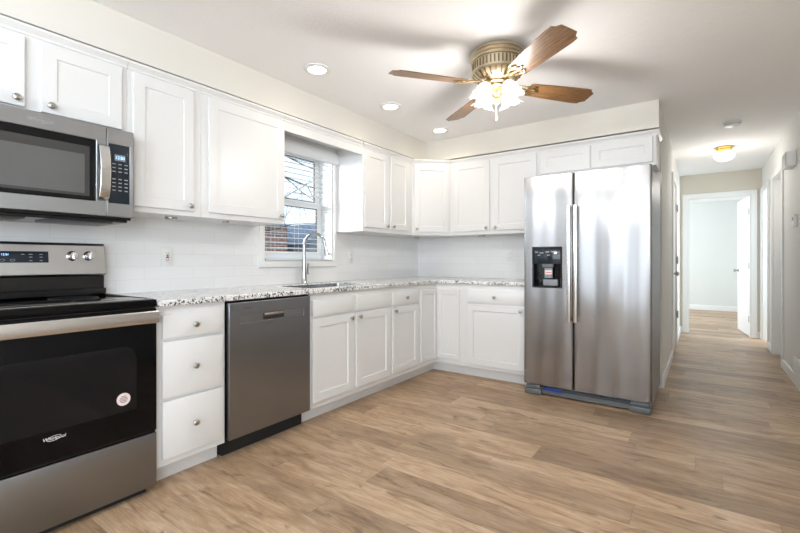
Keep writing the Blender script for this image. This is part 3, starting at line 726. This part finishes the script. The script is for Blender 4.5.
cpf = MB().plate([DX + .002, DX + .010, MW - .018, MW], [mz0, mz0 + .066, mz1 - .076, mz1], [(DX + .010, MW - .018, mz0 + .066, mz1 - .076)], lambda u, v, w_: (u, .024 - w_, v), .026).build('panel_frame', M['steel_mid'], mw, bevel=.002)
cp = MB().box(DX + .008, MW - .016, .0005, .022, mz0 + .064, mz1 - .074, .001).build('control_panel', M['display_panel'], mw)
MB().box(.665, .712, -.0006, .0003, mz1 - .155, mz1 - .125).build('display_window', M['plastic_grey'], cp, smooth=False)
text('12:51', .020, 'clock_digits', M['display'], cp, (.689, -.0010, mz1 - .140), FRONT, .0002)
for i in range(3):
    for j in range(8):
        if j == 3: continue
        x = .662 + i * .027; z_ = mz1 - .172 - j * .0185
        MB().box(x - .0075, x + .0075, -.0002, .0003, z_ - .0022, z_ + .0022).build('button_mark', M['print_grey'], cp, smooth=False)
text('Whirlpool', .022, 'logo', M['grey_logo'], dd, (.375, -.0026, mz1 - .036), FRONT, .0003, .15)
MB().tube([(.375 + .036 * math.cos(R(a_)), -.0028, mz1 - .036 + .013 * math.sin(R(a_)) + .1 * .036 * math.cos(R(a_))) for a_ in range(20, 330, 15)], .0008, 5).build('logo', M['grey_logo'], dd)
un = MB().box(.02, MW - .02, .02, .39, mz0 - .026, mz0 - .0125, .003, 1).build('underside', M['black'], mw)
for x0_ in (.08, .42): MB().box(x0_, x0_ + .26, .06, .25, mz0 - .031, mz0 - .0265, .001).build('grease_filter', M['grille'], un)

# ------------------------------------------------------------------ dishwasher
dw = empty('dishwasher', (0.646, 1.3715, 0), R(90), 'stainless dishwasher with recessed handle between drawer cabinet and sink cabinet', 'dishwasher')
DW = .607
MB().box(.004, DW - .004, .02, .62, .10, .868).build('tub', M['black'], dw, smooth=False)
MB().box(.012, DW - .012, .075, .60, 0, .10).build('toe_kick', M['rubber'], dw, smooth=False)
dfr = MB().plate([.005, .075, .545, DW - .008], [.105, .742, .790, .862], [(.075, .545, .742, .790)], lambda u, v, w_: (u, .019 - w_, v), .025).build('door', M['steel_dark'], dw, bevel=.003)
MB().box(.076, .544, .004, .018, .743, .789).build('handle_recess', M['steel_mid'], dfr, smooth=False)
MB().box(.235, .385, -.0045, .0035, .748, .788, .002).build('grip_cup', M['plastic_dark'], dfr)
MB().box(.240, .380, -.0065, -.0005, .772, .787, .002).build('grip_lip', M['steel_light'], dfr)
text('Whirlpool', .014, 'logo', M['ink'], dfr, (.120, -.0064, .828), FRONT, .0003, .15)

# ------------------------------------------------------------------ refrigerator
FX0, FX1, FY, FZ = 1.566, 2.482, 3.486, 1.780
fr = empty('refrigerator', (FX0, FY, 0), 0, 'stainless side-by-side refrigerator with water and ice dispenser', 'refrigerator')
FW = FX1 - FX0
MB().box(.004, FW - .003, .066, .775, .045, FZ - .02, .004, 1).build('body', M['fridge_side'], fr)
MB().box(.03, FW - .03, .10, .74, .0, .045).build('feet_plinth', M['rubber'], fr, smooth=False)
SPX = 1.957 - FX0
def curved_door(x0, x1, z0, z1, hole=None):
    """door skin bowed gently along its width"""
    m = MB(); n = 14; bm = m.bm
    us = [x0 + (x1 - x0) * i / n for i in range(n + 1)]
    vv = [z0, z1]
    if hole:
        us = sorted(set([u for u in us if not (hole[0] - .008 < u < hole[1] + .008)] + [hole[0], hole[1]])); vv = [z0, hole[2], hole[3], z1]
    def f(u, v, w_):
        e = min(u - x0, x1 - u); rd = .014
        dy = rd - math.sqrt(max(0, rd * rd - (rd - min(e, rd)) ** 2)) if e < rd else 0
        return (u, .060 - w_ + (dy if w_ > .01 else 0), v)
    us = sorted(set([round(u, 5) for u in us] + [x0 + .002, x0 + .006, x0 + .014, x1 - .014, x1 - .006, x1 - .002]))
    m.plate(us, vv, [hole] if hole else [], f, .062)
    return m
hole = (1.636 - FX0, 1.871 - FX0, .878, 1.206)
dl_ = curved_door(.0, SPX - .003, .088, FZ, hole).build('freezer_door', M['steel_fridge'], fr, bevel=.002)
dr_ = curved_door(SPX + .003, FW, .088, FZ).build('fresh_food_door', M['steel_fridge'], fr, bevel=.002)
for dd_, x0_ in ((dl_, 1.918 - FX0), (dr_, 1.967 - FX0)):
    hm = MB().box(x0_, x0_ + .028, -.058, -.040, .620, 1.525, .006, 3)
    for z_ in (.625, 1.490): hm.box(x0_ + .004, x0_ + .024, -.044, -.001, z_, z_ + .030, .003)
    hm.build('door_handle', M['steel_light'], dd_)
dpn = MB().box(hole[0] + .001, hole[1] - .001, .045, .059, hole[2] + .001, hole[3] - .001).build('dispenser', M['black_glass'], dl_, smooth=False)
MB().plate([hole[0] + .001, hole[0] + .012, hole[1] - .012, hole[1] - .001], [hole[2] + .001, hole[2] + .012, hole[3] - .012, hole[3] - .001], [(hole[0] + .012, hole[1] - .012, hole[2] + .012, hole[3] - .012)], lambda u, v, w_: (u, .044 - w_, v), .049).build('bezel', M['black'], dpn, bevel=.001)
MB().box(hole[0] + .013, hole[1] - .013, .000, .044, 1.070, hole[3] - .013, .002).build('control_panel', M['display_panel'], dpn)
for x, z_, s_ in ((.105, 1.165, .012), (.145, 1.158, .016), (.19, 1.165, .014), (.23, 1.168, .012), (.255, 1.15, .009), (.125, 1.14, .01), (.20, 1.14, .012)):
    MB().box(x - s_, x + s_, -.0012, -.0004, z_ - .003, z_ + .003).build('button_mark', M['print_grey'], dpn, smooth=False)
MB().box(.150, .235, .002, .040, 1.040, 1.069, .004).build('ice_chute', M['grille'], dpn)
lp_ = MB().box(.165, .228, .010, .030, .955, 1.038, .004).build('dispenser_paddle', M['plastic_grey'], dpn)
MB().box(.170, .224, .0088, .0098, .985, 1.018).build('paper_tag', M['sticker'], lp_, smooth=False)
MB().box(.174, .220, .0082, .0087, .998, 1.004).build('printed_line', M['red'], lp_, smooth=False)
MB().box(.155, .270, .006, .042, .895, .945, .004).build('drip_tray', M['plastic_grey'], dpn)
text('Whirlpool', .026, 'logo', M['print_white'], dr_, (.795, -.0024, 1.725), FRONT, .0003, .15)
MB().tube([(.795 + .036 * math.cos(R(a_)), -.0026, 1.725 + .013 * math.sin(R(a_)) + .1 * .036 * math.cos(R(a_))) for a_ in range(20, 330, 15)], .0008, 5).build('logo', M['print_grey'], dr_)
gm = MB().box(.012, FW - .012, .030, .060, .012, .066, .003, 1)
gr = gm.build('kick_grille', M['grille'], fr)
for i in range(1): MB().box(.14, FW - .14, .027, .0296, .050, .060).build('grille_slot', M['plastic_dark'], gr, smooth=False)
for x0_ in (.006, FW - .140):
    fb = MB().box(x0_, x0_ + .134, .000, .060, .006, .048, .005); fb.box(x0_ + .010, x0_ + .124, .006, .058, .052, .082, .004)
    fb.build('hinge_foot_cover', M['grille'], fr)
MB().box(.155, .300, .016, .029, .048, .074, .002).build('blue_tape_strip', M['blue'], gr)
MB().box(.02, .10, .02, .12, FZ - .019, FZ + .006, .003).build('hinge_cover', M['grille'], fr); MB().box(FW - .10, FW - .02, .08, .16, FZ - .019, FZ + .006, .003).build('hinge_cover', M['grille'], fr)

# ------------------------------------------------------------------ outlets
def outlet(loc, rz, label, gfci=False):
    r = empty('wall_outlet', loc, rz, label, 'outlet', 'backsplash outlets')
    MB().box(-.036, .036, -.006, 0, -.058, .058, .003).build('cover_plate', M['plastic_white'], r)
    MB().box(-.017, .017, -.009, -.0062, -.034, .034, .002).build('receptacle', M['plastic_white'], r)
    s_ = MB()
    for dz in (-.020, .020):
        for dx in (-.006, .006): s_.box(dx - .0012, dx + .0012, -.0098, -.0091, dz - .004, dz + .004)
        s_.tube([(0, -.0091, dz - .009), (0, -.0098, dz - .009)], .0022, 8)
    s_.build('slots', M['plastic_dark'], r)
    if gfci:
        MB().box(-.008, .008, -.0112, -.0092, .0015, .0085, .001).build('reset_button', M['red'], r); MB().box(-.008, .008, -.0112, -.0092, -.0085, -.0015, .001).build('test_button', M['plastic_dark'], r)
outlet((.0092, 1.358, 1.122), R(90), 'white outlet with a red button on the tile beside the range', True)
outlet((.0092, 3.085, 1.130), R(90), 'white outlet on the tile right of the sink window')
outlet((1.142, YB - .0092, 1.145), 0, 'white outlet on the tile beside the refrigerator')

# ------------------------------------------------------------------ recessed lights
for i, (x, y) in enumerate(((.664, 2.021), (.656, 2.859), (.664, 3.667))):
    r = empty('recessed_light', (x, y, ZC - .0005), 0, ('round recessed ceiling light nearest the range, largest of the three', 'round recessed ceiling light in front of the sink window, middle of the row', 'round recessed ceiling light nearest the kitchen corner, smallest of the three')[i], 'recessed light', 'recessed ceiling lights')
    MB().lathe([(.058, -.008), (.066, -.012), (.088, -.006), (.090, 0), (.056, 0)], 40, cap=False).build('trim_ring', M['plastic_white'], r)
    MB().lathe([(.0575, -.002), (.0575, -.0065), (.0001, -.0065)], 32).build('lens', M['lamp_disc'], r)
    l = bpy.data.lights.new('recessed_glow', 'SPOT'); l.energy = 5; l.color = (1, .88, .72); l.spot_size = R(150); l.spot_blend = 1.0; l.shadow_soft_size = .055
    lo = bpy.data.objects.new('recessed_glow', l); COL.objects.link(lo); lo.parent = r; lo.location = (0, 0, -.02)

# ------------------------------------------------------------------ ceiling fan
CX, CY = 1.733, 2.510
fan = empty('ceiling_fan', (CX, CY, ZC), 0, 'brass hugger ceiling fan with four wooden blades and tulip glass lights', 'ceiling fan')
MB().lathe([(.10, 0), (.158, -.001), (.165, -.006), (.165, -.018), (.158, -.024), (.162, -.030), (.162, -.040), (.154, -.046), (.157, -.052), (.157, -.060), (.148, -.064), (.148, -.118), (.156, -.122), (.156, -.130), (.130, -.158), (.085, -.182), (.06, -.184)], 64).build('motor_housing', M['brass_pale'], fan)
fl = MB()
for k in range(40):
    a_ = 2 * math.pi * k / 40
    fl.box(-.0045, .0045, -.003, .003, -.115, -.068, .001, 1, Matrix.Rotation(a_, 4, 'Z') @ Matrix.Translation((0, -.1485, 0)))
fl.build('housing_flutes', M['brass_dark'], fan)
fl = MB()
for k in range(26):
    a_ = 2 * math.pi * k / 26
    fl.tube([(.148 * math.cos(a_), .148 * math.sin(a_), -.139), (.108 * math.cos(a_), .108 * math.sin(a_), -.1705)], [.007, .005], 6)
fl.build('housing_vents', M['brass_dark'], fan)
# blade
BZ = -.200
def blade_bm():
    m = MB(); bm = m.bm
    L0, L1 = .215, .682; n = 10; out = []
    prof = [(L0, .052), (L0 + .02, .060), (.35, .068), (.50, .075), (.610, .079), (.645, .076), (.655, .058), (L1, .044)]
    top = [(x, y) for x, y in prof] + [(x, -y) for x, y in reversed(prof)]
    m.prism(top, -.003, .003, 'z'); return m
for k in range(4):
    ang = R(-38.5 + 90 * k)
    b_ = blade_bm().build('blade', M['blade'], fan, bevel=.0015)
    b_.matrix_local = Matrix.Rotation(ang, 4, 'Z') @ Matrix.Translation((0, 0, BZ)) @ Matrix.Rotation(R(-13), 4, 'X')
    ir = MB()
    ir.box(.095, .17, -.013, .013, .006, .014, .003)
    for sgn in (-1, 1):
        ir.tube([(.15, 0, .008), (.175, .024 * sgn, .004), (.215, .034 * sgn, -.005), (.25, .022 * sgn, -.007), (.27, 0, -.007)], .0055, 8)
        ir.tube([(.22, .030 * sgn, -.006), (.245, .040 * sgn, -.007), (.262, .034 * sgn, -.007)], .005, 8)
    ir.tube([(.16, 0, .006), (.22, 0, -.006), (.285, 0, -.007)], .006, 8)
    for px_, py_ in ((.262, .03), (.262, -.03), (.285, 0)): ir.lathe([(.008, 0), (.008, -.005), (.0001, -.007)], 10, Matrix.Translation((px_, py_, -.005)))
    i_ = ir.build('blade_iron', M['brass'], fan)
    i_.matrix_local = Matrix.Rotation(ang, 4, 'Z') @ Matrix.Translation((0, 0, BZ)) @ Matrix.Rotation(R(-13), 4, 'X')
MB().lathe([(.075, -.183), (.078, -.195), (.060, -.200), (.060, -.214), (.050, -.222), (.044, -.245), (.030, -.268), (.022, -.275), (.030, -.285), (.030, -.300), (.012, -.316), (.0001, -.318)], 36).build('light_kit_hub', M['brass'], fan)
for k in range(4):
    ang = R(-22 + 90 * k); Rm = Matrix.Rotation(ang, 4, 'Z')
    arm = MB().tube([(.025, 0, -.225), (.045, 0, -.226), (.064, 0, -.212), (.073, 0, -.198)], .006, 10)
    arm.lathe([(.012, 0), (.024, -.006), (.027, -.024), (.022, -.03)], 20, Matrix.Translation((.078, 0, -.192)) @ Matrix.Rotation(R(-20), 4, 'Y'))
    a1 = arm.build('lamp_arm', M['brass'], fan); a1.matrix_local = Rm
    def ruf(r_, z_, a_, i):
        k_ = max(0, (i - 2) / 5.0) ** 1.6
        return r_ * (1 + .13 * k_ * math.cos(6 * a_)), z_ - .010 * k_ * math.cos(6 * a_) 
    out_ = [(.022, -.018), (.030, -.030), (.040, -.048), (.047, -.066), (.048, -.082), (.050, -.096), (.058, -.108), (.068, -.116)]
    sm = MB(); sm.lathe(out_, 48, Matrix.Translation((.078, 0, -.192)) @ Matrix.Rotation(R(-24), 4, 'Y'), rfun=ruf, cap=False)
    so = sm.build('glass_shade', M['shade'], a1, angle=80)
    so.modifiers.new('thickness', 'SOLIDIFY').thickness = .0022
    bb = MB().lathe([(.010, -.03), (.012, -.045), (.021, -.066), (.022, -.078), (.015, -.092), (.0001, -.098)], 20, Matrix.Translation((.078, 0, -.192)) @ Matrix.Rotation(R(-24), 4, 'Y')).build('bulb', M['bulb'], a1)
l = bpy.data.lights.new('bulb_glow', 'POINT'); l.energy = 14; l.color = (1, .97, .94); l.shadow_soft_size = .10
lo = bpy.data.objects.new('bulb_glow', l); COL.objects.link(lo); lo.parent = fan; lo.location = (0, 0, -.425)
pc = MB()
for k in range(26): pc.lathe([(.0001, .0022), (.0022, 0), (.0001, -.0022)], 6, Matrix.Translation((.0, -.01, -.320 - k * .0045 * .62)))
pc.tube([(0, -.01, -.30), (0, -.01, -.39)], .0009, 5); pc.build('pull_chain', M['brass'], fan)
MB().lathe([(.0001, -.378), (.005, -.382), (.0065, -.395), (.008, -.410), (.0045, -.418), (.0001, -.419)], 14, Matrix.Translation((0, -.01, 0))).build('chain_fob', M['wood_door'], fan)

# ------------------------------------------------------------------ hall fixtures
hl = empty('hall_ceiling_light', (2.975, 6.10, ZC - .0005), 0, 'flush hall ceiling light with gold brass base and white globe', 'ceiling light')
MB().lathe([(.085, 0), (.088, -.006), (.070, -.020), (.074, -.028), (.055, -.045), (.05, -.046)], 36).build('base', M['brass_gold'], hl)
gb = MB().lathe([(.050, -.046), (.078, -.056), (.097, -.080), (.100, -.098), (.090, -.122), (.078, -.131), (.070, -.140), (.040, -.153), (.0001, -.156)], 36).build('globe', M['globe'], hl)
l = bpy.data.lights.new('hall_glow', 'POINT'); l.energy = 4.2; l.color = (1, .95, .88); l.shadow_soft_size = .11
lo = bpy.data.objects.new('hall_glow', l); COL.objects.link(lo); lo.parent = hl; lo.location = (0, 0, -.42)
sd = empty('smoke_detector', (3.000, 5.03, ZC - .0005), 0, 'round white smoke detector on the hall ceiling', 'smoke detector')
MB().lathe([(.070, 0), (.072, -.012), (.062, -.016), (.060, -.034), (.030, -.042), (.0001, -.043)], 36).build('case', M['plastic_white'], sd)
MB().tube([(.0615 * math.cos(k * math.pi / 16), .0615 * math.sin(k * math.pi / 16), -.022) for k in range(32)], .002, 5, closed=True).build('vent_ring', M['plastic_grey'], sd)
ch = empty('door_chime', (XR, 5.20, 2.0), 0, 'boxy taupe door chime high on the right hall wall', 'door chime')
MB().box(-.066, -.001, -.10, .13, -.062, .070, .005).build('case', M['plastic_white'], ch)
MB().box(-.071, -.0665, -.094, .124, -.056, .064, .003).build('grille_face', M['fixture_grey'], ch)
th = empty('thermostat', (XR, 5.10, 1.45), 0, 'small white thermostat on the right hall wall below the chime', 'thermostat')
MB().box(-.024, -.001, -.05, .05, -.052, .052, .006).build('case', M['plastic_white'], th)
MB().box(-.0258, -.0243, -.03, .03, .0, .032).build('screen', M['plastic_grey'], th, smooth=False)
vg = empty('wall_register', (XR, 4.90, .0), 0, 'white vent register low on the right hall wall', 'vent register')
MB().box(-.020, -.001, -.20, .20, .100, .255, .004).build('frame', M['plastic_white'], vg)
for k in range(7): MB().box(-.0235, -.0202, -.18, .18, .118 + k * .018, .128 + k * .018, .001).build('louver', M['plastic_white'], vg)

rr = empty('return_air_register', (4.15, 1.86, 0), 0, 'low white return air register with three dark openings on the side wall', 'vent register')
MB().plate([-.19, -.17, -.065, -.045, .045, .065, .17, .19], [.10, .12, .26, .28], [(-.17, -.065, .12, .26), (-.045, .045, .12, .26), (.065, .17, .12, .26)], lambda u, v, w_: (-.001 - w_, u, v), .016).build('frame', M['plastic_white'], rr)
MB().box(-.006, -.001, -.169, .169, .121, .259).build('dark_backing', M['plastic_dark'], rr, smooth=False)
pd = empty('added_chandelier', (1.70, -1.4, ZC - .0005), 0, 'unseen nickel chandelier with three opal globes, added to light the room', 'chandelier')  # unseen, added to lift the ceiling; form guessed from spots on the refrigerator
MB().lathe([(.06, 0), (.06, -.02), (.01, -.03), (.0001, -.03)], 28).build('canopy', M['nickel'], pd)
MB().tube([(0, 0, -.02), (0, 0, -.40)], .007, 8).build('stem', M['nickel'], pd)
for k in range(3):
    an = R(90 + 120 * k); e_ = Vector((math.cos(an), math.sin(an), 0)) * .17
    ar = MB().tube([(0, 0, -.38), e_ * .5 + Vector((0, 0, -.42)), e_ + Vector((0, 0, -.39)), e_ + Vector((0, 0, -.36))], .006, 8).build('arm', M['nickel'], pd)
    MB().lathe([(.02, .045), (.045, .035), (.06, .0), (.045, -.042), (.0001, -.058)], 28, Matrix.Translation(e_ + Vector((0, 0, -.345)))).build('globe', M['globe'], ar)
    l = bpy.data.lights.new('added_chandelier_glow', 'POINT'); l.energy = 122; l.color = (.84, .92, 1); l.shadow_soft_size = .06
    lo = bpy.data.objects.new('added_chandelier_glow', l); COL.objects.link(lo); lo.parent = ar; lo.location = e_ + Vector((0, 0, -.345))
# hall doors
def hinge_at(parent, x, y, z):
    MB().box(x - .006, x + .006, y - .018, y + .018, z - .045, z + .045, .002).tube([(x + .004, y, z - .047), (x + .004, y, z + .047)], .0075, 8).build('hinge', M['hinge'], parent)
def knob_round(parent, x, y, z, dx, dy):
    d_ = Vector((dx, dy, 0)).normalized(); rot = d_.to_track_quat('Z', 'Y').to_matrix().to_4x4()
    return MB().lathe([(.030, 0), (.030, .006), (.012, .010), (.011, .030), (.022, .038), (.027, .050), (.024, .062), (.010, .068), (.0001, .068)], 24, Matrix.Translation((x, y, z)) @ rot).build('door_knob', M['nickel'], parent)
cl_ = empty('door_3', (XW, DLY0, 0), 0, 'white closed closet door in the left hall wall', kind='structure')
MB().box(-.036, -.001, .004, DLY1 - DLY0 - .004, .008, 2.034, .002).build('door_slab', M['trim'], cl_)
knob_round(cl_, -.001, .085, .944, 1, 0)
for z_ in (.40, 1.10, 1.77): hinge_at(cl_, .020, DLY1 - DLY0 + .004, z_)
a_ = empty('door_4', (XR, AY0, 0), 0, 'white door closed in the nearer doorway of the right hall wall', kind='structure')
MB().box(.080, .115, .014, AY1 - AY0 - .014, .008, 2.024, .002).build('door_slab', M['trim'], a_)
bd = empty('door_5', (3.318, YE + .112, 0), 0, 'white bedroom door standing open beyond the hall end', kind='structure')
leaf = MB().box(0, .735, -.035, 0, .010, 2.020, .002).build('door_slab', M['trim'], bd)
ang = R(97); leaf.rotation_euler = (0, 0, ang)
# knob on the leaf's far end, both sides
kx = .67
MB().lathe([(.030, 0), (.030, .006), (.012, .010), (.011, .030), (.022, .038), (.027, .050), (.024, .062), (.010, .068), (.0001, .068)], 24, Matrix.Translation((kx, 0, .94)) @ Matrix.Rotation(R(-90), 4, 'X')).build('door_knob', M['nickel'], leaf)
for z_ in (.25, 1.02, 1.80): MB().box(-.012, .010, -.030, .004, z_ - .045, z_ + .045, .002).build('hinge', M['hinge'], leaf)
